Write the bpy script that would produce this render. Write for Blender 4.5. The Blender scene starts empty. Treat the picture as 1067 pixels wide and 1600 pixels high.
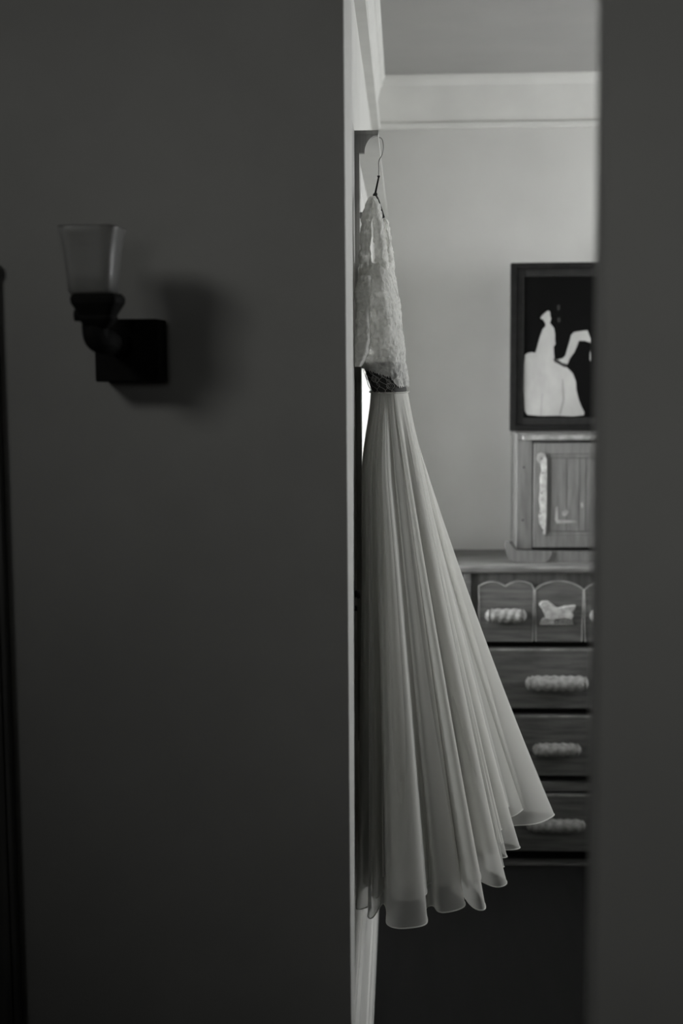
import bpy, bmesh, math, random
from mathutils import Vector, Matrix, noise
random.seed(4)
S = bpy.context.scene
C = S.collection
# ---------------------------------------------------------------- camera
F = 2150.0; EYE = 1.6
cam_d = bpy.data.cameras.new('camera'); cam = bpy.data.objects.new('camera', cam_d); C.objects.link(cam)
cam_d.sensor_fit = 'HORIZONTAL'; cam_d.sensor_width = 24.0; cam_d.lens = F/1067*24
R3 = (Matrix.Rotation(math.atan(97/F), 3, 'Z') @ Matrix.Rotation(math.pi/2-math.atan(240/F), 3, 'X')
      @ Matrix.Rotation(-0.0072, 3, 'Z'))
cam.matrix_world = Matrix.Translation((0, 0, EYE)) @ R3.to_4x4()
cam_d.clip_start = .05
cam_d.dof.use_dof = True; cam_d.dof.focus_distance = 2.88; cam_d.dof.aperture_fstop = 2.7
S.camera = cam
def P(u, v, D):
    """world point on the plane y = D seen at photo pixel (u, v)"""
    d = R3 @ Vector(((u-533.5)/F, (800-v)/F, -1))
    return Vector((0, 0, EYE)) + d*(D/d.y)
# ---------------------------------------------------------------- world, lights, exposure
w = bpy.data.worlds.new('daylight'); S.world = w; w.use_nodes = True
w.node_tree.nodes['Background'].inputs[0].default_value = (.98, .99, 1, 1)
w.node_tree.nodes['Background'].inputs[1].default_value = 17.0
S.view_settings.view_transform = 'Standard'; S.view_settings.look = 'None'
S.view_settings.gamma = 1; S.view_settings.use_curve_mapping = False
S.view_settings.exposure = 0.0
def area(name, loc, target, sx, sy, power, spread=180, portal=False):
    l = bpy.data.lights.new(name, 'AREA'); l.shape = 'RECTANGLE'; l.size = sx; l.size_y = sy
    l.energy = power; l.spread = math.radians(spread); l.color = (1, 1, .97)
    if portal: l.cycles.is_portal = True
    o = bpy.data.objects.new(name, l); C.objects.link(o); o.location = loc
    o.rotation_euler = (Vector(target)-Vector(loc)).to_track_quat('-Z', 'Y').to_euler(); return o
# hall lamp up on the left, near the hall ceiling
area('hall_lamp', (-1.22, .75, 2.42), (.15, 2.25, 1.75), .42, .42, 1.65, 100)
area('hall_fill', (-.5, -1.3, 1.9), (.4, 1.2, 1.6), .5, .5, .62, 50)  # unseen fill light added to brighten the near right wall
# window portals (guide the sky light)
area('portal', (-.27, 3.74, 1.38), (1, 3.74, 1.38), 1.06, 1.05, 1, portal=True)
area('portal', (2.56, 3.785, 1.90), (0, 3.785, 1.90), 1.27, .9, 1, portal=True)
# ---------------------------------------------------------------- materials
def mat(name, col, rough=.7, grain=0, scale=(40, 40, 40), bump=0, bscale=60, detail=4, spec=.3, metal=0, dist=.01):
    m = bpy.data.materials.new(name); m.use_nodes = True; nt = m.node_tree; n = nt.nodes; L = nt.links
    b = n['Principled BSDF']; b.inputs['Roughness'].default_value = rough; b.inputs['Metallic'].default_value = metal
    b.inputs['Specular IOR Level'].default_value = spec
    if isinstance(col, (int, float)): col = (col, col, col*.965)
    tc = n.new('ShaderNodeTexCoord')
    if grain:
        mp = n.new('ShaderNodeMapping'); mp.inputs['Scale'].default_value = scale
        no = n.new('ShaderNodeTexNoise'); no.inputs['Detail'].default_value = detail; no.inputs['Scale'].default_value = 1
        L.new(tc.outputs['Object'], mp.inputs[0]); L.new(mp.outputs[0], no.inputs['Vector'])
        r = n.new('ShaderNodeValToRGB'); r.color_ramp.elements[0].position = .3; r.color_ramp.elements[1].position = .7
        r.color_ramp.elements[0].color = (*[c*(1-grain) for c in col], 1)
        r.color_ramp.elements[1].color = (*[min(1, c*(1+grain)) for c in col], 1)
        L.new(no.outputs['Fac'], r.inputs[0]); L.new(r.outputs[0], b.inputs['Base Color'])
    else: b.inputs['Base Color'].default_value = (*col, 1)
    if bump:
        no2 = n.new('ShaderNodeTexNoise'); no2.inputs['Scale'].default_value = bscale; no2.inputs['Detail'].default_value = 5
        L.new(tc.outputs['Object'], no2.inputs['Vector'])
        bp = n.new('ShaderNodeBump'); bp.inputs['Strength'].default_value = bump; bp.inputs['Distance'].default_value = dist
        L.new(no2.outputs['Fac'], bp.inputs['Height']); L.new(bp.outputs[0], b.inputs['Normal'])
    return m
M = {}
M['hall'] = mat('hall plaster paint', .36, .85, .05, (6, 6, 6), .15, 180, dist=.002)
M['halld'] = mat('low-bounce hall paint', .10, .9, .05, (6, 6, 6))  # unseen hall walls made darker to cut bounced light
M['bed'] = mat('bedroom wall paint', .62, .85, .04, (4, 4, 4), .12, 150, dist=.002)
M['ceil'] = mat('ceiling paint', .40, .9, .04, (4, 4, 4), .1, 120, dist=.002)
M['trim'] = mat('white gloss trim paint', .72, .45, .04, (9, 9, 9), .05, 60, dist=.002)
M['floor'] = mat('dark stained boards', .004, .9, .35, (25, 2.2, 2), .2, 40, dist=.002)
M['pelmet'] = mat('brown pelmet wood', .40, .5, .25, (60, 60, 6), .2, 80, dist=.002)
M['oakv'] = mat('worn wood upright grain', .13, .65, .22, (70, 40, 9), .3, 70, dist=.002)
M['darkwood'] = mat('dark wood', .09, .5, .3, (60, 60, 6), .2, 80, dist=.002)
M['black'] = mat('black iron', .010, .75, .2, (40, 40, 40), .2, 120, dist=.001, spec=.1)
M['oak'] = mat('worn wood', .15, .6, .38, (9, 40, 90), .35, 70, dist=.003)
M['oakd'] = mat('drawer front wood', .10, .55, .40, (7, 40, 80), .35, 70, dist=.003)
M['worn'] = mat('pale rubbed wood', .36, .7, .35, (60, 60, 60), .4, 90, dist=.003)
M['wornl'] = mat('pale rubbed edge', .25, .7, .35, (30, 30, 30), .4, 90, dist=.003)
M['gap'] = mat('carcass shadow black', .01, .9)
M['hdl'] = mat('bleached turned wood', .25, .6, .35, (70, 70, 70), .4, 90, dist=.003)
M['frame'] = mat('black painted frame', .014, .7, .25, (40, 40, 40), spec=.1)
M['frame2'] = mat('frame slip', .024, .7, .2, (40, 40, 40), spec=.1)
M['print'] = mat('print black', .004, .8, spec=.05)
M['figure'] = mat('print pale grey', .36, .5, .1, (25, 25, 12))
M['figdim'] = mat('print mid grey', .24, .5, .1, (25, 25, 12))
M['figdark'] = mat('print dark grey', .025, .5)
M['wire'] = mat('steel wire', .28, .3, metal=1)
M['insert'] = mat('shade-toned net lining', .05, .8, .3, (300, 300, 300))
def cloth(name, col, alpha, edge, trans=.5, lace=False):
    """sheer cloth: diffuse + translucent threads, holes between them"""
    m = bpy.data.materials.new(name); m.use_nodes = True; nt = m.node_tree; n = nt.nodes; L = nt.links
    n.remove(n['Principled BSDF']); out = n['Material Output']
    d = n.new('ShaderNodeBsdfDiffuse'); t = n.new('ShaderNodeBsdfTranslucent'); tr = n.new('ShaderNodeBsdfTransparent')
    for x in (d, t): x.inputs['Color'].default_value = (col, col, col*.965, 1)
    a = n.new('ShaderNodeMixShader'); a.inputs[0].default_value = trans
    L.new(d.outputs[0], a.inputs[1]); L.new(t.outputs[0], a.inputs[2])
    mx = n.new('ShaderNodeMixShader'); L.new(tr.outputs[0], mx.inputs[1]); L.new(a.outputs[0], mx.inputs[2])
    tc = n.new('ShaderNodeTexCoord')
    if lace:
        vo = n.new('ShaderNodeTexVoronoi'); vo.feature = 'DISTANCE_TO_EDGE'; vo.inputs['Scale'].default_value = 62
        no = n.new('ShaderNodeTexNoise'); no.inputs['Scale'].default_value = 45; no.inputs['Detail'].default_value = 6
        wv = n.new('ShaderNodeVectorMath'); wv.operation = 'MULTIPLY_ADD'
        L.new(tc.outputs['Object'], no.inputs['Vector']); L.new(no.outputs['Color'], wv.inputs[0])
        wv.inputs[1].default_value = (.02, .02, .02); L.new(tc.outputs['Object'], wv.inputs[2])
        L.new(wv.outputs[0], vo.inputs['Vector'])
        r = n.new('ShaderNodeValToRGB'); e = r.color_ramp.elements
        e[0].position = .02; e[0].color = (1, 1, 1, 1); e[1].position = .22; e[1].color = (alpha,)*3+(1,)
        L.new(vo.outputs['Distance'], r.inputs[0])
        r2 = n.new('ShaderNodeValToRGB'); e = r2.color_ramp.elements
        e[0].position = .35; e[0].color = (.5, .5, .5, 1); e[1].position = .5; e[1].color = (1, 1, 1, 1)
        L.new(no.outputs['Fac'], r2.inputs[0])
        mu = n.new('ShaderNodeMath'); mu.operation = 'MULTIPLY'; L.new(r.outputs[0], mu.inputs[0]); L.new(r2.outputs[0], mu.inputs[1])
        L.new(mu.outputs[0], mx.inputs[0])
        bp = n.new('ShaderNodeBump'); bp.inputs['Strength'].default_value = .9; bp.inputs['Distance'].default_value = .004
        L.new(mu.outputs[0], bp.inputs['Height'])
        L.new(bp.outputs[0], d.inputs['Normal']); L.new(bp.outputs[0], t.inputs['Normal'])
    else:
        lw = n.new('ShaderNodeLayerWeight'); lw.inputs[0].default_value = .45
        mr = n.new('ShaderNodeMapRange'); mr.inputs[3].default_value = alpha; mr.inputs[4].default_value = edge
        L.new(lw.outputs['Facing'], mr.inputs[0]); L.new(mr.outputs[0], mx.inputs[0])
    L.new(mx.outputs[0], out.inputs[0]); return m
M['organza'] = cloth('sheer organza', .82, .42, .95, .45)
M['organza2'] = cloth('inner organza', .80, .60, .98, .45)
M['lining'] = cloth('satin lining', .82, .93, 1, .35)
M['hem'] = cloth('rolled hem', .9, .85, 1, .4)
M['lace'] = cloth('ivory lace', .88, .80, 1, .35, lace=True)
M['thread'] = cloth('lace cord', .5, 1, 1, .2)
def glassy(name, tint, diff, rough):
    m = bpy.data.materials.new(name); m.use_nodes = True; nt = m.node_tree; n = nt.nodes; L = nt.links
    n.remove(n['Principled BSDF']); out = n['Material Output']
    tr = n.new('ShaderNodeBsdfTransparent'); tr.inputs[0].default_value = (tint,)*3+(1,)
    g = n.new('ShaderNodeBsdfGlossy'); g.inputs['Roughness'].default_value = rough
    t = n.new('ShaderNodeBsdfTranslucent'); t.inputs[0].default_value = (.9, .9, .88, 1)
    f = n.new('ShaderNodeFresnel'); f.inputs[0].default_value = 1.5
    a = n.new('ShaderNodeMixShader'); a.inputs[0].default_value = diff; L.new(tr.outputs[0], a.inputs[1]); L.new(t.outputs[0], a.inputs[2])
    b = n.new('ShaderNodeMixShader'); L.new(f.outputs[0], b.inputs[0]); L.new(a.outputs[0], b.inputs[1]); L.new(g.outputs[0], b.inputs[2])
    L.new(b.outputs[0], out.inputs[0]); return m
M['pane'] = glassy('window glass', .97, 0.0, .02)
M['shade'] = glassy('frosted glass', .85, .6, .35)
# ---------------------------------------------------------------- helpers
def ob(name, verts, faces, m, parent=None, smooth=False, kind=None):
    me = bpy.data.meshes.new(name); me.from_pydata([tuple(v) for v in verts], [], faces)
    bm = bmesh.new(); bm.from_mesh(me); bmesh.ops.recalc_face_normals(bm, faces=bm.faces); bm.to_mesh(me); bm.free()
    me.materials.append(M[m] if isinstance(m, str) else m)
    if smooth:
        for p in me.polygons: p.use_smooth = True
    o = bpy.data.objects.new(name, me); C.objects.link(o)
    if parent:
        o.parent = parent; o.matrix_parent_inverse = Matrix.Translation(parent['org']).inverted() if 'org' in parent else Matrix()
    if kind: o['kind'] = kind
    return o
def thing(name, loc, label, cat, group=None):
    o = bpy.data.objects.new(name, None); C.objects.link(o); o.location = loc; o.empty_display_size = .05
    o['label'] = label; o['category'] = cat
    if group: o['group'] = group
    o['org'] = list(loc); return o
class MB:
    def __init__(s): s.v = []; s.f = []
    def add(s, v, f):
        k = len(s.v); s.v += [tuple(x) for x in v]; s.f += [tuple(i+k for i in q) for q in f]; return s
    def box(s, a, b):
        x0, y0, z0 = a; x1, y1, z1 = b
        v = [(x, y, z) for z in (z0, z1) for y in (y0, y1) for x in (x0, x1)]
        return s.add(v, [(0, 2, 3, 1), (4, 5, 7, 6), (0, 1, 5, 4), (2, 6, 7, 3), (0, 4, 6, 2), (1, 3, 7, 5)])
    def prism(s, poly, axis, a, b):
        """extrude a closed polygon; axis 'y': poly is (x,z); axis 'x': poly is (y,z)"""
        n = len(poly)
        mk = (lambda p, t: (p[0], t, p[1])) if axis == 'y' else (lambda p, t: (t, p[0], p[1])) if axis == 'x' else (lambda p, t: (p[0], p[1], t))
        v = [mk(p, a) for p in poly]+[mk(p, b) for p in poly]
        f = [tuple(range(n)), tuple(range(2*n-1, n-1, -1))]+[(i, (i+1) % n, n+(i+1) % n, n+i) for i in range(n)]
        return s.add(v, f)
    def tube(s, pts, rad, n=10, flat=None, up=(0, 1, 0)):
        pts = [Vector(p) for p in pts]; v = []; f = []; k = len(pts)
        for i, p in enumerate(pts):
            t = (pts[min(i+1, k-1)]-pts[max(i-1, 0)]).normalized()
            a = Vector(up)-t*Vector(up).dot(t)
            a = a.normalized() if a.length > 1e-4 else t.orthogonal().normalized()
            b = t.cross(a); r = rad[i] if isinstance(rad, (list, tuple)) else rad
            ra, rb = (r if isinstance(r, (list, tuple)) else (r, r))
            for j in range(n):
                q = 2*math.pi*j/n; v.append(p+a*math.cos(q)*ra+b*math.sin(q)*rb)
        for i in range(k-1):
            for j in range(n): f.append((i*n+j, i*n+(j+1) % n, (i+1)*n+(j+1) % n, (i+1)*n+j))
        f.append(tuple(range(n))); f.append(tuple((k-1)*n+j for j in range(n)))
        return s.add(v, f)
    def build(s, name, m, parent=None, **k): return ob(name, s.v, s.f, m, parent, **k)
def bevel(o, w=.003, seg=2):
    b = o.modifiers.new('bevel', 'BEVEL'); b.width = w; b.segments = seg; b.limit_method = 'ANGLE'; return o
def spline(pts, per=10, closed=False):
    pts = [Vector(p) for p in pts]; n = len(pts); out = []
    rng = range(n) if closed else range(n-1)
    g = (lambda i: pts[i % n]) if closed else (lambda i: pts[max(0, min(n-1, i))])
    for i in rng:
        a, b, c, d = g(i-1), g(i), g(i+1), g(i+2)
        for j in range(per):
            t = j/per; out.append(.5*((2*b)+(c-a)*t+(2*a-5*b+4*c-d)*t*t+(3*b-a-3*c+d)*t**3))
    if not closed: out.append(pts[-1])
    return out
def struct(name, mb, m, parent=None): return mb.build(name, m, parent, kind=None if parent else 'structure')
# ---------------------------------------------------------------- setting
CE = EYE+.905; XL = -.10; YF = 4.60; YP0, YP1 = 2.25, 2.40
LS = [(-2.2, -1.8), (2.8, -1.8), (2.8, YF+.15), (XL-.16, YF+.15), (XL-.16, 2.39), (-2.2, 2.39)]
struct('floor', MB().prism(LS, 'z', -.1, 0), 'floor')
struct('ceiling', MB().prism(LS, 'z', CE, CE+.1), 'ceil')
wy0, wy1, wz0, wz1 = 3.22, 4.26, .86, 1.90      # window opening in the left wall
m_ = MB().box((XL-.16, YP1, 0), (XL, wy0, CE)).box((XL-.16, wy1, 0), (XL, YF+.15, CE)).box((XL-.16, wy0, 0), (XL, wy1, wz0)).box((XL-.16, wy0, wz1), (XL, wy1, CE))
struct('wall_left', m_, 'bed')
struct('wall_back', MB().box((XL, YF, 0), (2.6, YF+.15, CE)), 'bed')
ry0, ry1, rz0, rz1 = 3.15, 4.42, 1.45, 2.35      # unseen window added in the right wall for fill light
m_ = MB().box((2.4, YP1, 0), (2.55, ry0, CE)).box((2.4, ry1, 0), (2.55, YF, CE)).box((2.4, ry0, 0), (2.55, ry1, rz0)).box((2.4, ry0, rz1), (2.55, ry1, CE))
struct('wall_right', m_, 'bed')
# partition between hall and bedroom; the opening's left edge
def edge(D, u0, u1): a = P(u0, 0, D); b = P(u1, 1600, D); k = (b.x-a.x)/(b.z-a.z); return lambda z: a.x+k*(z-a.z)
e0 = edge(YP0, 536, 548.2); e1 = edge(YP1-.012, 548.2, 546.8)
def slab(xf, x_out, y0, y1):
    z0, z1 = 0, CE
    if callable(xf):
        v = [(x_out, y0, z0), (xf(z0), y0, z0), (xf(z1), y0, z1), (x_out, y0, z1)]
        return MB().add(v+[(a, y1, c) for a, b, c in v], [(0, 1, 2, 3), (7, 6, 5, 4), (0, 4, 5, 1), (1, 5, 6, 2), (2, 6, 7, 3), (3, 7, 4, 0)])
mp = slab(e0, -2.2, YP0, YP1-.012)
mp.box((.75, YP0, 0), (2.6, YP1, CE)).box((e0(CE), YP0, 2.42), (.75, YP1, CE)).box((-2.2, YP1-.012, 0), (XL-.03, YP1, CE))
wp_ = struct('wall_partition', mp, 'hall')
MB().box((.75, YP1, 0), (2.4, YP1+.004, CE)).build('bedroom_side', 'bed', wp_)  # unseen skin in bedroom paint, added to bounce light onto the dress front
# white lining on the opening's reveal
v = []
for z in (0, 2.42):
    v += [(e0(z)-.02, YP0+.004, z), (e0(z)+.0005, YP0+.004, z), (max(e1(z), e0(z)+.0006), YP1-.012, z), (e0(z)-.02, YP1-.012, z)]
struct('trim_1', MB().add(v, [(0, 1, 2, 3), (7, 6, 5, 4), (0, 4, 5, 1), (1, 5, 6, 2), (2, 6, 7, 3), (3, 7, 4, 0)]), 'trim')
# near wall at the right, out of focus
e2 = edge(1.26, 935, 916)
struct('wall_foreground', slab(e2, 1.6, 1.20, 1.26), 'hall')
struct('wall_hall', MB().box((-2.3, -1.8, 0), (-2.2, YP0, CE)), 'halld')
struct('wall_rear', MB().box((-2.2, -1.9, 0), (2.8, -1.8, CE)), 'halld')
struct('wall_side', MB().box((1.6, -1.8, 0), (1.7, YP0, CE)), 'halld')
# cove + picture rail on left and back walls
RZ = EYE+.737
prof = [(0, 0), (.024, 0), (.0275, .004), (.0275, .016), (.024, .021), (.016, .025), (.018, .045), (.022, .09), (.028, .135), (.036, .148), (.040, .152), (.044, .162), (.044, CE-RZ), (0, CE-RZ)]
profl = prof[:6]+[(.016, .055), (.021, .058), (.021, .066), (.017, .069), (.022, .10), (.030, .132), (.036, .136), (.036, .148)]+prof[10:]
struct('trim_2', MB().prism([(XL+a, RZ+b) for a, b in profl], 'y', YP1, YF), 'trim')
struct('trim_3', MB().prism([(YF-a, RZ+b) for a, b in prof], 'x', XL+.016, 2.4), 'trim')
sk = [(0, 0), (.026, 0), (.026, .10), (.021, .112), (.021, .155), (.017, .160), (.014, .20), (.010, .285), (.004, .30), (0, .30)]
struct('baseboard_left', MB().prism([(XL+a, b) for a, b in sk], 'y', YP1, YF), 'trim')
struct('baseboard_back', MB().prism([(YF-a, b) for a, b in sk], 'x', XL+.026, 2.4), 'trim')
# window in the left wall: frame, glazing, sill
wn = struct('window_1', MB().box((XL-.158, wy0, wz0), (XL-.13, wy0+.03, wz1)).box((XL-.158, wy1-.03, wz0), (XL-.13, wy1, wz1))
            .box((XL-.158, wy0+.03, wz0), (XL-.13, wy1-.03, wz0+.035)).box((XL-.158, wy0+.03, wz1-.035), (XL-.13, wy1-.03, wz1))
            .box((XL-.158, 3.73, wz0+.035), (XL-.13, 3.75, wz1-.035)), 'trim')
MB().box((XL-.146, wy0+.03, wz0+.035), (XL-.142, 3.73, wz1-.035)).build('pane', 'pane', wn)
MB().box((XL-.146, 3.75, wz0+.035), (XL-.142, wy1-.03, wz1-.035)).build('pane', 'pane', wn)
MB().box((XL-.13, wy0, wz0), (XL+.004, wy1, wz0+.012)).build('window_sill', 'trim', wn)
MB().box((XL-.13, wy1-.004, wz0+.012), (XL, wy1, wz1)).build('reveal_lining', 'trim', wn)
MB().box((XL, wy0-.09, wz0-.06), (XL+.005, wy0-.004, wz1+.08)).build('casing', 'trim', wn)
MB().box((XL, wy0-.004, wz1), (XL+.005, YF-.05, wz1+.08)).build('casing', 'trim', wn)
wn2 = struct('window_fill', MB().box((2.45, ry0, rz0), (2.5, ry0+.06, rz1)).box((2.45, ry1-.06, rz0), (2.5, ry1, rz1))
             .box((2.45, ry0+.06, rz0), (2.5, ry1-.06, rz0+.06)).box((2.45, ry0+.06, rz1-.06), (2.5, ry1-.06, rz1)), 'trim')
MB().box((2.47, ry0+.06, rz0+.06), (2.474, ry1-.06, rz1-.06)).build('pane', 'pane', wn2)
# ---------------------------------------------------------------- wooden window pelmet the dress hangs from
pz = P(560, 205, 2.9).z; px1 = P(591, 205, 2.9).x
pel = thing('window_pelmet', (XL, 3.2, pz-.05), 'thin wooden shelf pelmet with scalloped end bracket above the bright window, holding the dress hanger', 'pelmet')
bevel(MB().box((XL, 2.9, pz-.007), (px1, YF-.045, pz)).build('board', 'trim', pel), .001)
MB().box((XL, 2.893, pz-.0075), (px1, 2.9, pz+.0005)).build('end_strip', 'pelmet', pel)
zb = P(560, 239.5, 2.9).z; xc = P(569.5, 240, 2.9).x
arc = [(px1-.001, pz-.0075)]
for i in range(13):
    q = i/12*math.pi/2
    arc.append((xc+(px1-.001-xc)*(1-math.sin(q)), zb+(pz-.0095-zb)*(math.cos(q)) if i < 13 else 0))
poly = [(XL, zb), (XL, pz-.0075), (px1-.001, pz-.0075)]+arc[1:]
MB().prism(poly, 'y', 2.894, 2.912).build('end_bracket', 'pelmet', pel)
xp = P(561.2, 300, 2.9).x
MB().box((XL, 2.896, .78), (xp+.0005, 2.975, zb)).build('side_board', 'pelmet', pel)
MB().box((XL, 2.42, .60), (XL+.0015, 2.896, pz)).build('back_panel', 'pelmet', pel)
a = P(562, 342, 2.93); b = P(567, 333, 2.93)
bevel(MB().box((xp, 2.91, a.z), (b.x, 2.935, b.z)).build('peg', 'pelmet', pel), .001)
for uu, vv in ((551, 219), (551, 237)):
    q = P(uu, vv, 2.893); MB().tube([(q.x, 2.895, q.z), (q.x, 2.892, q.z)], .002, 10).build('screw', 'wornl', pel)
# ---------------------------------------------------------------- black latch at the opening's edge
a = P(546.5, 985, 2.41); b = P(553.5, 890, 2.41)
lt = thing('door_latch', (a.x, 2.405, a.z), 'black iron latch plate with knob beside the edge of the opening, half behind the skirt', 'latch')
xx = [a.x-.012, b.x]
bevel(MB().prism([(xx[0], a.z), (xx[1]-.003, a.z), (xx[1], a.z+.012), (xx[1]+.001, b.z-.02), (xx[1]-.003, b.z), (xx[0], b.z)], 'y', YP1, YP1+.012).build('plate', 'black', lt), .001)
k = P(555, 928, 2.41)
MB().tube([(k.x-.006, 2.409, k.z), (k.x+.003, 2.409, k.z), (k.x+.004, 2.409, k.z), (k.x+.009, 2.409, k.z)], [.006, .006, .009, .007], 12, up=(0, 0, 1)).build('knob', 'black', lt)
k = P(554, 950, 2.41)
MB().tube([(k.x-.006, 2.409, k.z), (k.x+.005, 2.409, k.z)], .005, 12, up=(0, 0, 1)).build('bolt', 'black', lt)
# ---------------------------------------------------------------- wall sconce
q = P(198, 547, 2.2)
sc = thing('wall_sconce', (q.x, YP0, q.z), 'black square-backed wall lamp with upright flared glass shade on the dark hall wall', 'wall lamp')
a = P(149, 597, 2.17); b = P(246, 498, 2.17)
bevel(MB().box((a.x, 2.17, a.z), (b.x, YP0, b.z)).build('backplate', 'black', sc), .003)
SD = 2.055                                                  # shade axis depth
c0 = P(146, 459, SD)
def sq(c, h, z, ex=1.15, n=32):                             # rounded square ring
    o = []
    for i in range(n):
        t = 2*math.pi*i/n; cx, sy = math.cos(t), math.sin(t); r = (abs(cx)**6+abs(sy)**6)**(-1/6)
        o.append((c.x+h*r*cx, c.y+h*r*sy, z))
    return o
def stack(c, lv, n=32, square=True):
    v = []; f = []
    for z, h in lv:
        v += sq(c, h, z, n=n) if square else [(c.x+h*math.cos(2*math.pi*i/n), c.y+h*math.sin(2*math.pi*i/n), z) for i in range(n)]
    for k_ in range(len(lv)-1):
        for i in range(n): f.append((k_*n+i, k_*n+(i+1) % n, (k_+1)*n+(i+1) % n, (k_+1)*n+i))
    return v, f
u = .00097  # metres per photo pixel at the shade
v, f = stack(c0, [(c0.z-.002, .002), (c0.z-.002, .030), (c0.z+.002, .0335), (c0.z+.03, .0352), (c0.z+.06, .0385), (c0.z+.085, .0425), (c0.z+.092, .0445), (c0.z+.0965, .0455)])
sh = ob('shade', v, f, 'shade', sc, True); so = sh.modifiers.new('s', 'SOLIDIFY'); so.thickness = .003
hc = P(153, 470, SD)
v, f = stack(hc, [(hc.z-.042, .001), (hc.z-.042, .013), (hc.z-.034, .022), (hc.z-.027, .027), (hc.z-.022, .025), (hc.z-.014, .030), (hc.z-.004, .036), (hc.z+.004, .037), (hc.z+.010, .033), (hc.z+.0105, .001)])
ob('shade_holder', v, f, 'black', sc)
k0 = P(124, 493, SD)
MB().tube([(k0.x-.007, SD, k0.z), (k0.x+.02, SD, k0.z)], .0085, 12, up=(0, 0, 1)).build('thumb_screw', 'black', sc)
a = P(148, 505, SD); b = P(185, 530, 2.17)
MB().tube(spline([(a.x, SD, a.z), (a.x+.002, SD+.004, a.z-.022), (a.x+.012, SD+.03, b.z-.006), (b.x, 2.175, b.z-.006)], 8), .0195, 14).build('arm', 'black', sc)
a = P(148, 500, SD)
MB().tube([(a.x, SD, a.z+.012), (a.x, SD, a.z-.02)], .019, 16).build('collar', 'black', sc)
# ---------------------------------------------------------------- dark cupboard at far left
a = P(10, 408, 2.21)
xr = P(6, 700, 2.249).x
cb = thing('wall_cupboard', (xr-.3, 2.24, 0), 'tall shallow dark cupboard glimpsed at the far left edge beside the wall lamp', 'cupboard')
bevel(MB().box((xr-.6, 2.225, .06), (xr, 2.249, a.z-.02)).build('body', 'darkwood', cb), .004)
bevel(MB().box((xr-.61, 2.222, a.z-.02), (xr+.003, 2.249, a.z)).build('top', 'darkwood', cb), .004)
MB().box((xr-.58, 2.23, 0), (xr-.02, 2.249, .06)).build('plinth', 'darkwood', cb)
for i in range(2):
    x0 = xr-.59+i*.295
    bevel(MB().box((x0, 2.219, .08), (x0+.285, 2.226, a.z-.03)).build('door', 'darkwood', cb), .003)
# ---------------------------------------------------------------- dresser
DF = 4.23
CX = .47
ztop = EYE-.6376
dr = thing('chest_of_drawers', (CX, 4.4, 0), 'worn wooden chest of drawers with pale twisted handles against the back wall', 'chest of drawers')
def Z(v): return P(830, v, DF).z
def X(u_, D=DF): return P(u_, 950, D).x
xL, xR = .188, .757
bevel(MB().prism([(DF-.005, ztop-.026), (DF-.012, ztop-.02), (DF-.014, ztop-.010), (DF-.010, ztop-.003), (DF-.004, ztop), (YF-.03, ztop), (YF-.03, ztop-.026)], 'x', xL-.03, xR+.03).build('top', 'oak', dr), .002)
MB().box((xL-.004, DF+.045, .05), (xR+.004, YF-.032, ztop-.026)).build('carcass', 'gap', dr)
for s in (0, 1):
    x0 = xL if s == 0 else xR-.022
    bevel(MB().box((x0, DF, .0), (x0+.022, YF-.032, ztop-.026)).build('side', 'oakd', dr), .002)
def rail(v0, v1, m='oakd', dy=.004, name='rail'):
    bevel(MB().box((xL+.022, DF+dy, Z(v1)), (xR-.022, DF+.045, Z(v0))).build(name, m, dr), .0015)
rail(1223, 1237)
rail(1349, 1398, dy=.0, name='plinth_board')
def handle(parent, cx, cz, L_, r, y0=DF, name='handle'):
    """barley-twist turned bar on two studs"""
    v = []; f = []; nu = 90; nv = 20; ph = random.random()*6
    for i in range(nu+1):
        t = i/nu; x = cx-L_/2+L_*t; e = min(t, 1-t)*L_
        env = r*min(1, math.sqrt(max(0, min(1, (e+.0015)/.014))))
        neck = .8 if .012 < e < .018 else 1
        for j in range(nv):
            q = 2*math.pi*j/nv
            rr = env*neck*(1+(.065*math.sin(2*q+x*250+ph) if e > .018 else .04*math.sin(x*900)))
            v.append((x, y0-.022+rr*math.cos(q), cz+rr*math.sin(q)))
    for i in range(nu):
        for j in range(nv): f.append((i*nv+j, i*nv+(j+1) % nv, (i+1)*nv+(j+1) % nv, (i+1)*nv+j))
    f += [tuple(range(nv)), tuple(nu*nv+j for j in range(nv))]
    for s in (-1, 1):
        mb = MB().tube([(cx+s*L_*.32, y0-.02, cz), (cx+s*L_*.32, y0+.002, cz)], r*.45, 8); k_ = len(v)
        v += mb.v; f += [tuple(i+k_ for i in q) for q in mb.f]
    return ob(name, v, f, 'hdl', parent, True)
def drawer(v0, v1, hu, hv, hl, hr):
    d = bevel(MB().box((xL+.024, DF-.002, Z(v1)), (xR-.024, DF+.03, Z(v0))).build('drawer', 'oakd', dr), .004, 3)
    MB().box((xL+.026, DF-.0032, Z(v0+3.4)), (xR-.026, DF+.0, Z(v0+.6))).build('worn_edge', 'wornl', d)
    h = handle(d, X(hu), Z(hv), hl, hr); h['label'] = 'pale spiral-turned wooden bar handle'
drawer(1013, 1107, 870.5, 1065, .196, .0235)
drawer(1117, 1212, 871, 1168, .150, .0200)
drawer(1240, 1330, 871, 1286, .185, .0200)
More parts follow.
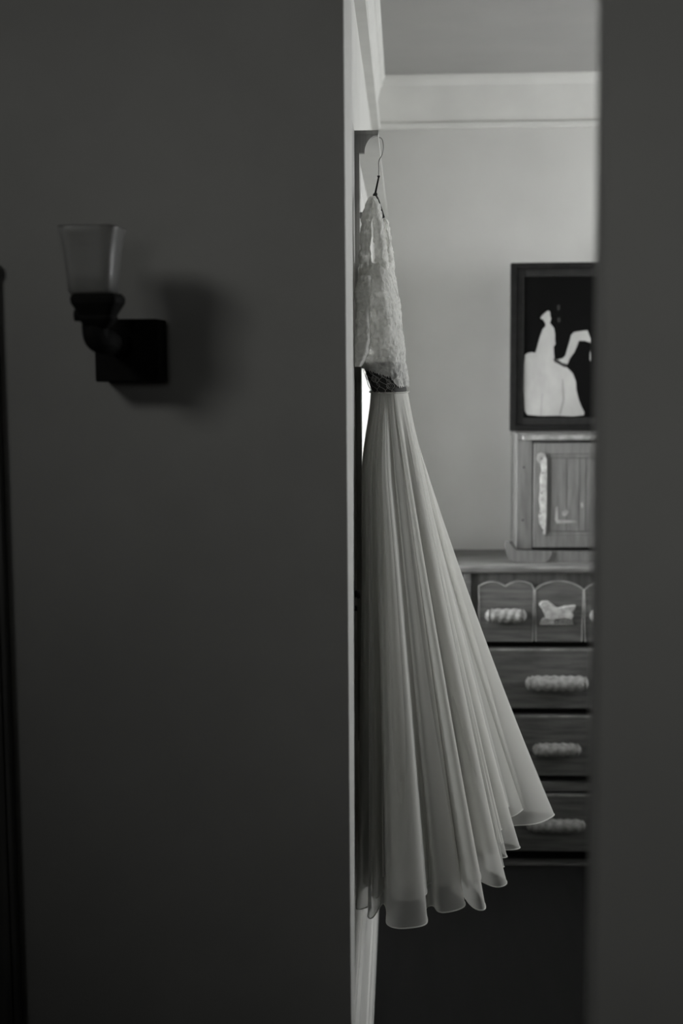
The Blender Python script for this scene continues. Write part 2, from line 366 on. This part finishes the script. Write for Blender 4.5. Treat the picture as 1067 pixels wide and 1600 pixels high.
# dark rail behind the arched row
MB().box((xL+.022, DF+.018, Z(1003)), (xR-.022, DF+.045, ztop-.026)).build('back_rail', 'darkwood', dr)
def small(pts_u, u0, u1, label=None):
    """drawer front with an arched top outline, pts in photo px"""
    poly = [(X(u0+1), Z(1003)), (X(u1-1), Z(1003))]+[(X(a_), Z(b_)) for a_, b_ in reversed(pts_u)]
    d = MB().prism(poly, 'y', DF, DF+.018).build('small_drawer', 'oakd', dr); bevel(d, .002)
    path = [(X(u0+1.5), DF-.001, Z(1002))]+[(X(a_), DF-.001, Z(b_+1)) for a_, b_ in pts_u]+[(X(u1-1.5), DF-.001, Z(1002))]
    MB().tube(path, .0022, 6).build('worn_edge', 'wornl', d)
    return d
def arch(u0, u1, v_end, v_top, n=12): return [(u0+(u1-u0)*i/n, v_end-(v_end-v_top)*math.sin(math.pi*i/n)**.8) for i in range(n+1)]
d1 = small(arch(748, 790, 916, 908)[:-1]+arch(790, 834, 915, 907)[:-1]+[(834, 920)], 748, 834)
handle(d1, X(789.5), Z(960), .127, .0215)
d2 = small(arch(836, 911, 920, 907), 836, 911)
d3 = small(arch(913, 990, 920, 907), 913, 990)
handle(d3, X(953), Z(960), .127, .0215)
# carved animal mount on the middle drawer: long-backed body on a pierced base plate
body = [(841, 944), (846, 938), (856, 938), (863, 944), (870, 949), (882, 946), (899, 944), (898, 951), (893, 956), (896, 961), (892, 967), (882, 965), (872, 966), (863, 968), (852, 966), (850, 958), (846, 950)]
o = MB().prism([(X(a_), Z(b_)) for a_, b_ in body], 'y', DF-.014, DF).build('carved_mount', 'worn', d2); bevel(o, .004, 3)
o['label'] = 'pale carved animal-shaped mount'
bevel(MB().prism([(X(a_), Z(b_)) for a_, b_ in [(843, 976), (846, 967), (852, 963), (860, 966), (893, 966), (897, 976)]], 'y', DF-.009, DF).build('base_plate', 'hdl', d2), .002)
for cu in (869, 878, 888):
    r_ = .0055 if cu != 878 else .0035; c_ = Vector((X(cu), DF-.011, Z(970)))
    MB().tube([c_+Vector((math.cos(t*math.pi/8)*r_, 0, math.sin(t*math.pi/8)*r_)) for t in range(17)], .0013, 6).build('ring', 'darkwood', d2)
# ---------------------------------------------------------------- small cabinet on the chest
CF = 4.285
def cz(v): return P(860, v, CF).z
def cx_(u_): return P(u_, 780, CF).x
cxl = P(798, 780, 4.52).x; cxr = cxl+.39
kb = thing('small_cabinet', ((cxl+cxr)/2, 4.42, ztop), 'small worn wooden cabinet with a pale chipped door strip, standing on the chest of drawers', 'cabinet')
bevel(MB().box((cxl, CF+.004, cz(858)), (cxr, 4.52, cz(688))).build('body', 'oakv', kb), .003)
bevel(MB().box((cxl-.002, CF+.004, cz(688)), (cxr+.002, 4.522, cz(677))).build('top_board', 'oakv', kb), .003)
bevel(MB().box((cx_(815), CF-.014, cz(687.5)), (cxr-.035, CF+.004, cz(679.5))).build('top_moulding', 'wornl', kb), .005, 3)
bevel(MB().box((cxl, CF, cz(858)), (cx_(831), CF+.004, cz(688))).build('stile', 'oakv', kb), .001)
bevel(MB().box((cxr-.066, CF, cz(858)), (cxr, CF+.004, cz(688))).build('stile', 'oakv', kb), .001)
for hu, hv in ((818, 730), (816.7, 812.5)):
    MB().tube([(cx_(hu), CF-.0015, cz(hv)), (cx_(hu), CF+.003, cz(hv))], .0028, 10).build('nail', 'gap', kb)
dx0, dx1 = cx_(833), cxr-.068
MB().box((dx0-.003, CF+.001, cz(861)), (dx1+.003, CF+.0042, cz(690))).build('door_gap', 'gap', kb)
dm = MB()
pL, pR, pT, pB = cx_(852), dx1-.045, cz(709), cz(836)
dm.box((dx0, CF-.010, cz(854.5)), (pL, CF+.001, cz(692))).box((pR, CF-.010, cz(854.5)), (dx1, CF+.001, cz(692)))
dm.box((pL, CF-.010, pT), (pR, CF+.001, cz(692))).box((pL, CF-.010, cz(854.5)), (pR, CF+.001, pB))
door = bevel(dm.build('door', 'oakv', kb), .0015)
def ringframe(x0, x1, z0, z1, w_, y0, y1, name, m, par):
    bevel(MB().box((x0, y0, z0), (x0+w_, y1, z1)).box((x1-w_, y0, z0), (x1, y1, z1)).box((x0+w_, y0, z0), (x1-w_, y1, z0+w_)).box((x0+w_, y0, z1-w_), (x1-w_, y1, z1)).build(name, m, par), .001)
ringframe(pL, pR, pB, pT, .012, CF-.006, CF+.001, 'panel_moulding', 'oakv', door)
bds = [pL+.013, cx_(885), cx_(905), cx_(915), cx_(934), pR-.013]
for i in range(len(bds)-1):
    if bds[i+1] > bds[i]+.002:
        bevel(MB().box((bds[i]+.0008, CF-.003+.0006*(i % 2), pB+.013), (bds[i+1]-.0008, CF+.001, pT-.013)).build('panel_board', 'oakv', door), .0008)
# pale chipped strip down the hinge side
st = [(843.5, 722), (846, 716), (850, 712), (853, 716), (853.6, 730), (853.2, 760), (853.6, 790), (853, 815), (852, 834), (849, 834), (848, 826), (843, 818), (841, 806), (844, 795), (841.5, 780), (843, 766), (842.5, 745), (845, 735)]
o = MB().prism([(cx_(a_), cz(b_)) for a_, b_ in st], 'y', CF-.0135, CF-.0098).build('chipped_strip', 'worn', door); bevel(o, .0008); o['label'] = 'pale strip of chipped paint and nails'
MB().prism([(cx_(a_), cz(b_)) for a_, b_ in [(837, 716), (838.5, 709), (844, 706.5), (850, 709), (853.5, 716), (853, 727), (849, 722), (843, 724), (839, 721)]], 'y', CF-.0125, CF-.0098).build('hinge_plate', 'wornl', door)
for hu, hv in ((845.5, 716), (846.5, 738.5), (845.3, 770), (843.5, 801.5), (847.5, 828)):
    MB().tube([(cx_(hu), CF-.0145, cz(hv)), (cx_(hu), CF-.010, cz(hv))], .0024, 8).build('nail', 'gap', door)
# faint pale chips on the panel
for pl in ([(868, 793), (871, 791), (872, 812), (899, 813), (902, 816), (870, 818), (867, 812)], [(878, 800), (884, 795), (889, 800), (884, 806), (879, 806)], [(907, 786), (910, 784), (911, 792), (908, 794)]):
    MB().prism([(cx_(a_), cz(b_)) for a_, b_ in pl], 'y', CF-.0042, CF-.002).build('paint_chip', 'wornl', door)
# base with bracket foot
bevel(MB().box((cxl-.004, CF-.006, ztop), (cxr+.004, 4.522, cz(860.5))).build('plinth', 'oakv', kb), .002)
ft = [(788.5, 846), (793, 843), (800, 852), (806, 859), (862, 860), (862, 866), (858, 874), (853, 880), (846, 881.5), (806, 881.5), (798, 876), (792, 866), (789, 856)]
bevel(MB().prism([(cx_(a_), max(ztop, cz(b_))) for a_, b_ in ft], 'y', CF-.016, CF-.006).build('bracket_foot', 'oakv', kb), .002)
# ---------------------------------------------------------------- framed picture standing on the cabinet
PD = 4.44
def qz(v): return P(860, v, PD).z
def qx(u_): return P(u_, 540, PD).x
pzb = cz(677); dz = pzb-qz(675)
def qz(v, f_=None): return P(860, v, PD).z+dz*(1 if v > 500 else .5)
L0, R0, T0 = qx(797), qx(797)+.415, qz(412)
pic = thing('framed_picture', ((L0+R0)/2, PD, pzb), 'black framed photograph of a person in a white gown, propped on the small cabinet', 'picture')
def pframe(u0, u1, y0, y1, name, m, v0, v1, par):
    wd = qx(u1)-qx(u0); a_, b_ = qx(u0), R0-(qx(u0)-L0); c_, d_ = qz(v1), qz(v0)
    o_ = MB().box((a_, y0, c_), (a_+wd, y1, d_)).box((b_-wd, y0, c_), (b_, y1, d_)).box((a_+wd, y0, d_-wd), (b_-wd, y1, d_)).box((a_+wd, y0, c_), (b_-wd, y1, c_+wd)).build(name, m, par)
    return bevel(o_, .002)
o = pframe(797, 806, PD-.022, PD+.012, 'outer_frame', 'frame', 412, 675, pic)
pframe(806.5, 818, PD-.008, PD+.008, 'inner_frame', 'frame2', 421, 666, pic)
pr = MB().box((qx(816), PD-.003, qz(655)), (R0-(qx(816)-L0), PD+.008, qz(433))).build('print', 'print', pic)
def fig(pts, m, dy, name):
    c = [(qx(770+a_/5.516), qz(390+b_/5.516)) for a_, b_ in pts]
    c = [(p.x, p.y) for p in [Vector(q_) for q_ in c]]
    MB().prism(c, 'y', PD-.0032-dy, PD-.0028).build(name, m, pr)
fig([(278, 915), (300, 903), (330, 895), (365, 900), (378, 860), (398, 780), (425, 700), (440, 682), (452, 672), (450, 650), (430, 615), (408, 600), (415, 580), (440, 555), (470, 532), (488, 540), (492, 580), (500, 600), (495, 625), (488, 645), (505, 665), (525, 690), (534, 740), (533, 790), (540, 825), (522, 850), (525, 900), (530, 945), (545, 985), (600, 1010), (640, 1030), (690, 1080), (718, 1150), (722, 1220), (745, 1310), (770, 1370), (795, 1415), (790, 1440), (700, 1450), (560, 1443), (420, 1445), (300, 1435), (278, 1400), (268, 1200), (270, 1000)], 'figure', 0, 'printed_figure')
fig([(555, 960), (600, 950), (625, 925), (640, 870), (660, 800), (672, 750), (695, 725), (740, 718), (790, 712), (815, 712), (825, 745), (845, 785), (843, 815), (825, 812), (790, 800), (740, 800), (722, 850), (700, 900), (660, 955), (645, 1000), (600, 990)], 'figure', 0, 'printed_arm')
fig([(840, 880), (848, 920), (848, 975), (835, 970), (832, 920)], 'figdim', 0, 'printed_highlight')
fig([(520, 950), (545, 950), (560, 975), (600, 990), (640, 1005), (620, 1030), (570, 1000), (530, 980)], 'figdark', .0003, 'printed_belt')
for pl in ([(425, 1250), (430, 1250), (422, 1445), (415, 1445)], [(598, 1130), (606, 1130), (622, 1300), (592, 1430), (572, 1440), (605, 1310)]):
    fig(pl, 'figdim', .0003, 'printed_fold')
fig([(548, 490), (570, 480), (575, 520), (555, 535)], 'figdark', 0, 'printed_shadow_figure')
fig([(550, 600), (575, 590), (580, 630), (560, 645)], 'figdark', 0, 'printed_shadow_figure')
# ---------------------------------------------------------------- hanger
HD = 2.97
h0 = P(590, 300, HD)
hg = thing('coat_hanger', (h0.x, HD, h0.z), 'thin wire clothes hanger hooked over the wooden pelmet, carrying the white gown', 'hanger')
hk = [P(a_, b_, HD) for a_, b_ in [(589.0, 214.2), (592, 214.6), (595.5, 216), (598, 221), (599, 231), (597.5, 241), (593.5, 248), (591.8, 254), (592, 264), (591.6, 277)]]
hk[0].z = max(hk[0].z, pz+.0008)
xs = [Vector((px1-.014, HD, pz+.0012)), Vector((px1-.004, HD, pz+.0015))]
MB().tube(spline(xs+hk[1:], 8), .0011, 8).build('hook', 'wire', hg, smooth=True)
a = P(591.5, 276, HD); b = P(585.5, 306, HD-.03)
MB().tube([a+Vector((0, 0, .002)), a, a-Vector((0, 0, .002)), b], [.003, .003, .0017, .0022], 8).build('neck', 'black', hg)
za = P(582, 318, 2.80); zb_ = P(600, 344, 3.12)
MB().tube(spline([za, Vector((b.x+.002, HD-.05, b.z)), b, Vector((b.x+.004, HD+.05, b.z)), zb_], 8), .004, 10, up=(0, 0, 1)).build('shoulder_bar', 'black', hg, smooth=True)
# ---------------------------------------------------------------- wedding dress
g0 = P(605, 612, 2.93)
gown = thing('wedding_dress', (g0.x, g0.y, .6), 'white wedding dress with lace bodice and sheer full skirt hanging beside the window', 'dress')
BD = 2.93
def wallx(y):
    t = min(1, max(0, (y-2.845)/.04)); t = t*t*(3-2*t); return -.0970+.0058*t
RG = [(415, 563, 612, .120), (430, 561, 615, .138), (450, 558, 619, .150), (480, 557, 624, .152), (520, 558, 628, .140), (560, 561, 633, .125), (590, 572, 635.5, .114), (612, 579, 637.5, .110), (622, 579, 640, .112)]
def ringat(v):
    for i in range(len(RG)-1):
        a_, b_ = RG[i], RG[i+1]
        if v <= b_[0] or i == len(RG)-2:
            t = (v-a_[0])/(b_[0]-a_[0]); return [a_[k_]+(b_[k_]-a_[k_])*t for k_ in (1, 2, 3)]
def bpt(v, th, grow=0, amp=0.0, seed=0):
    ul, ur, ry = ringat(v)
    A, B = P(ul, v, BD), P(ur, v, BD)
    cx, rx = (A.x+B.x)/2, (B.x-A.x)/2+grow
    c_, s_ = math.cos(th), math.sin(th)
    k_ = (abs(c_)**2.4+abs(s_)**2.4)**(-1/2.4)
    p = Vector((cx+rx*k_*c_, BD+(ry+grow)*k_*s_, A.z))
    p.x = max(p.x, wallx(p.y))
    if amp:
        nn = noise.noise(Vector((p.x*55, p.y*30, p.z*40+seed)))+.6*noise.noise(Vector((p.x*160, p.y*110, p.z*150+seed)))
        p += Vector((c_, s_, 0))*nn*amp
    return p
def shell(name, v0f, v1f, m, nth=180, nt=46, grow=0, amp=0, seed=0, th0=0, th1=2*math.pi, par=gown):
    full = abs(th1-th0-2*math.pi) < 1e-5; v = []; f = []; nn = nth if full else nth+1
    for j in range(nt+1):
        for i in range(nn):
            th = th0+(th1-th0)*i/nth; a_, b_ = v0f(th), v1f(th)
            v.append(bpt(a_+(b_-a_)*j/nt, th, grow(th, j/nt) if callable(grow) else grow, amp, seed))
    for j in range(nt):
        for i in range(nth): i2 = (i+1) % nn; f.append((j*nn+i, j*nn+i2, (j+1)*nn+i2, (j+1)*nn+i))
    return ob(name, v, f, m, par, True)
# net midriff under the lace; its dark colour stands for the shaded inside
ins = shell('waist_insert', lambda t: 566, lambda t: 613, 'insert', 120, 20, -.003)
ins['label'] = 'sheer midriff band toned dark for inner shade, with fine lace cords'
# lace bodice: its scalloped lower edge drops to the right
def lend(th):
    c_ = math.cos(th)                        # -1 wall side .. +1 room side
    s_ = math.sin(th)
    base = 574+14*min(1, max(0, (c_+1)/1.25)) + (14*min(1, max(0, (c_-.22)/.25)))
    return base+2.2*abs(math.sin(th*23))+1.2*math.sin(th*61)
shell('lace_bodice', lambda t: 418-5*abs(math.cos(t)), lend, 'lace', 260, 70, .0015, .0035, 3)
# loose lace drape over the near side, seen from the hall
def grow2(th, t):
    return .004+.006*max(0, math.sin(math.pi*min(1, t*1.0)))+.0035*math.sin(th*9+t*5)*t
DR = [(432, 562, 580), (445, 557, 582), (456, 553, 583), (462, 551.5, 581), (470, 555, 580), (485, 557, 578.5), (500, 556.5, 578), (520, 555, 579), (535, 554, 579), (550, 553.5, 576), (562, 552.5, 571), (573, 552, 565)]
v = []; f = []; n1 = 40
pts = []
for k_ in range((len(DR)-1)*6+1):
    i = min(k_//6, len(DR)-2); t = (k_-6*i)/6; a_, b_ = DR[i], DR[i+1]
    vv = a_[0]+(b_[0]-a_[0])*t; ul = a_[1]+(b_[1]-a_[1])*t; ur = a_[2]+(b_[2]-a_[2])*t
    for j in range(n1):
        q = 2*math.pi*j/n1; D_ = 2.80
        A, B = P(ul, vv, D_), P(ur, vv, D_)
        p = Vector(((A.x+B.x)/2+(B.x-A.x)/2*math.cos(q), D_+.035*math.sin(q)+.004*math.sin(3*q), A.z))
        nn = noise.noise(p*60)*.0025+noise.noise(p*170)*.0012
        p += Vector((math.cos(q), math.sin(q), 0))*nn; p.x = max(p.x, wallx(p.y)); v.append(p)
nk = (len(DR)-1)*6
for k_ in range(nk):
    for j in range(n1): f.append((k_*n1+j, k_*n1+(j+1) % n1, (k_+1)*n1+(j+1) % n1, (k_+1)*n1+j))
ob('lace_drape', v, f, 'lace', gown, True)
# fine vine cords on the dark midriff
for k_ in range(9):
    th = math.radians(185+k_*11+random.uniform(-3, 3)); path = []
    v_ = 576+random.uniform(0, 8)
    ph = random.random()*6
    for i in range(16):
        vv = v_+i*(612-v_)/15
        path.append(bpt(vv, th+.14*math.sin(i*.75+ph)+.02*i, .0005))
    MB().tube(path, .0005, 5).build('lace_cord', 'thread', ins)
for k_ in range(8):
    th = math.radians(random.uniform(185, 285)); v_ = random.uniform(584, 604)
    MB().tube([bpt(v_+3.6*math.sin(q*math.pi/6), th+.09*math.cos(q*math.pi/6), .0005) for q in range(13)], .00045, 5).build('lace_cord', 'thread', ins)
# shoulder straps: each an arch of lace over the hanger
def strap(name, pxs, D_, seed):
    pp = [P(a_, b_, D_+d_) for a_, b_, w_, d_ in pxs]
    pp = spline(pp, 10); n_ = len(pp); rr = []
    for i in range(n_):
        t = i/(n_-1)*(len(pxs)-1); a_ = pxs[int(min(t, len(pxs)-2))]; b_ = pxs[int(min(t, len(pxs)-2))+1]; q = t-int(min(t, len(pxs)-2))
        w_ = (a_[2]+(b_[2]-a_[2])*q)/2*D_/F; rr.append((.028, w_))
    mb = MB().tube(pp, rr, 28)
    vs = []
    for p in mb.v:
        p = Vector(p); nn = noise.noise(p*70+Vector((seed, 0, 0)))*.0045+noise.noise(p*190)*.002
        vs.append(p+Vector((nn, 0, nn*.6)))
    return ob(name, vs, mb.f, 'lace', gown, True)
strap('shoulder_strap', [(571, 440, 19, .03), (570.5, 400, 17, .01), (571, 365, 16, 0), (574.5, 335, 15, 0), (580.5, 313, 11, 0), (585.5, 318, 10, 0), (590, 345, 15, 0), (594, 380, 16, .01), (597, 410, 19, .03), (598, 440, 24, .04)], 2.80, 1)
strap('shoulder_strap', [(600, 440, 18, -.03), (599, 400, 12, -.01), (598, 372, 7, 0), (599, 347, 4, 0), (602.5, 346, 5, 0), (606, 370, 8, 0), (608.5, 400, 10, -.01), (611, 440, 14, -.03)], 3.10, 5)
# skirt ---------------------------------------------------------------
HZ = P(600, 1447, 2.555).z
def hp(u_, v_):                                    # a hem pixel laid on the hem's level
    d = R3 @ Vector(((u_-533.5)/F, (800-v_)/F, -1)); k_ = (HZ-EYE)/d.z; return (d.x*k_, d.y*k_)
hem = [(-.086, 2.74), hp(552, 1412), hp(562, 1424), (-.062, 2.66), hp(572, 1431), hp(585, 1434), (-.043, 2.68), (-.033, 2.62), hp(604, 1443), hp(625, 1452), hp(650, 1449), hp(670, 1440),
       (.040, 2.645), (.060, 2.66), hp(684, 1427), hp(708, 1424), hp(731, 1412), (.095, 2.75), (.112, 2.76), hp(738, 1421), hp(764, 1420),
       (.135, 2.80), (.15, 2.81), hp(775, 1388), hp(794, 1374), (.165, 2.87), hp(801, 1357), (.175, 2.92), hp(802, 1340), (.182, 2.985), hp(797, 1330), hp(817, 1322),
       (.195, 3.05), (.215, 3.13), hp(822, 1288), hp(845, 1285), hp(867, 1273), (.345, 3.23), (.27, 3.25), (.26, 3.31), (.30, 3.36), (.27, 3.40), (.20, 3.34), (.17, 3.37), (.18, 3.43), (.13, 3.45),
       (.09, 3.36), (.06, 3.37), (.05, 3.44), (.01, 3.44), (-.01, 3.35), (-.04, 3.34), (-.06, 3.40), (-.085, 3.36), (-.06, 3.26), (-.06, 3.2), (-.085, 3.17), (-.085, 3.08), (-.06, 3.04), (-.06, 2.98), (-.086, 2.95), (-.086, 2.87), (-.062, 2.84), (-.065, 2.78)]
HP = spline([(a_, b_, 0) for a_, b_ in hem], 12, True); NH = len(HP)
def smooth(L_, w_, it):
    n_ = len(L_)
    for _ in range(it):
        acc = Vector((0, 0, 0))
        for i in range(-w_, w_+1): acc += L_[i % n_]
        out = []
        for i in range(n_):
            out.append(acc/(2*w_+1)); acc += L_[(i+w_+1) % n_]-L_[(i-w_) % n_]
        L_ = out
    return L_
BS = smooth(HP, 26, 3); FN = smooth(HP, 6, 1)
cen = sum(BS, Vector())/NH
wz = P(605, 611, BD).z
A, B = P(579.5, 612, BD), P(637, 612, BD); wc = Vector(((A.x+B.x)/2, BD, 0)); wrx = (B.x-A.x)/2
def skirt(name, m, hz, scale, foldk, seed, nt=90, inset=0, ripple=.0022, uneven=0, drop=0):
    v = []; f = []; last = []
    for j in range(nt+1):
        s_ = j/nt
        for i in range(NH):
            b_ = BS[i]; d_ = b_-cen; th = math.atan2(d_.y/.36, d_.x/.25)
            wp = wc+Vector((math.cos(th)*(wrx-inset*.3), math.sin(th)*(.112-inset*.3), 0))
            pl = wrx*.10*math.sin(i*.11+seed)*(1-s_)**2*min(1, s_*8)      # waist gathers
            wp += Vector((math.cos(th), math.sin(th), 0))*pl
            an = math.atan2(d_.y, d_.x); sc_ = scale-drop*math.exp(-((an-.8)/.5)**2)
            base = cen+(b_-cen)*sc_; fold = (FN[i]-b_)*foldk
            g = s_**(.95+.15*max(0, math.cos(th))-.5*max(0, -math.cos(th)))
            q_ = min(1, max(0, (s_-.0)/.19)); wp.x -= .034*q_*q_*(3-2*q_)*max(0, -math.cos(th))**.8
            p = wp*(1-g)+base*g+fold*(.10*math.sqrt(s_)*min(1, s_*6)+.90*s_**(1.7+.75*math.sin(2*math.pi*i/NH*9+1.2*seed)+.45*math.sin(2*math.pi*i/NH*17+seed)))
            rp = ripple*(math.sin(i*.087+seed+2.2*s_)+.5*math.sin(i*.16+seed*2-1.5*s_))*min(1, s_*3)
            nn = noise.noise(Vector((i*.05+seed, s_*2.2, seed)))*.007*s_
            nv = (base-cen).normalized(); p += nv*(rp+nn)
            z_ = wz+(hz-wz)*s_ + (uneven*noise.noise(Vector((math.cos(2*math.pi*i/NH)*2.2, math.sin(2*math.pi*i/NH)*2.2, seed)))*s_ if uneven else 0)
            xm = wallx(p.y)+inset
            if p.x < xm+.006: p.x = xm+.006*math.exp((p.x-xm-.006)/.006)
            v.append((p.x, p.y, z_))
    for j in range(nt):
        for i in range(NH): i2 = (i+1) % NH; f.append((j*NH+i, j*NH+i2, (j+1)*NH+i2, (j+1)*NH+i))
    o_ = ob(name, v, f, m, gown, True)
    return o_, [Vector(q_) for q_ in v[-NH:]]
def hemline(pts, r, par):
    n_ = len(pts); mb = MB().tube(pts+[pts[0]], r, 6, up=(0, 0, 1)); mb.f = mb.f[:-2]; mb.build('rolled_hem', 'hem', par, smooth=True)
o1, l1 = skirt('outer_skirt', 'organza', HZ, 1.0, 1.0, 0, uneven=.006); hemline(l1, .0013, o1)
o2, l2 = skirt('middle_skirt', 'organza2', HZ+.045, .95, .7, 1.7, inset=.004, uneven=.03, drop=.22); hemline(l2, .0011, o2)
o3, l3 = skirt('lining', 'lining', HZ+.06, .86, .6, 3.1, nt=60, inset=.008, ripple=.003, uneven=.02, drop=.2)
# narrow corded waistline
MB().tube([bpt(612, 2*math.pi*i/72, .002) for i in range(73)], .0013, 8, up=(0, 0, 1)).build('waistband', 'lace', gown, smooth=True)
for o in bpy.data.objects:
    if 'org' in o: del o['org']
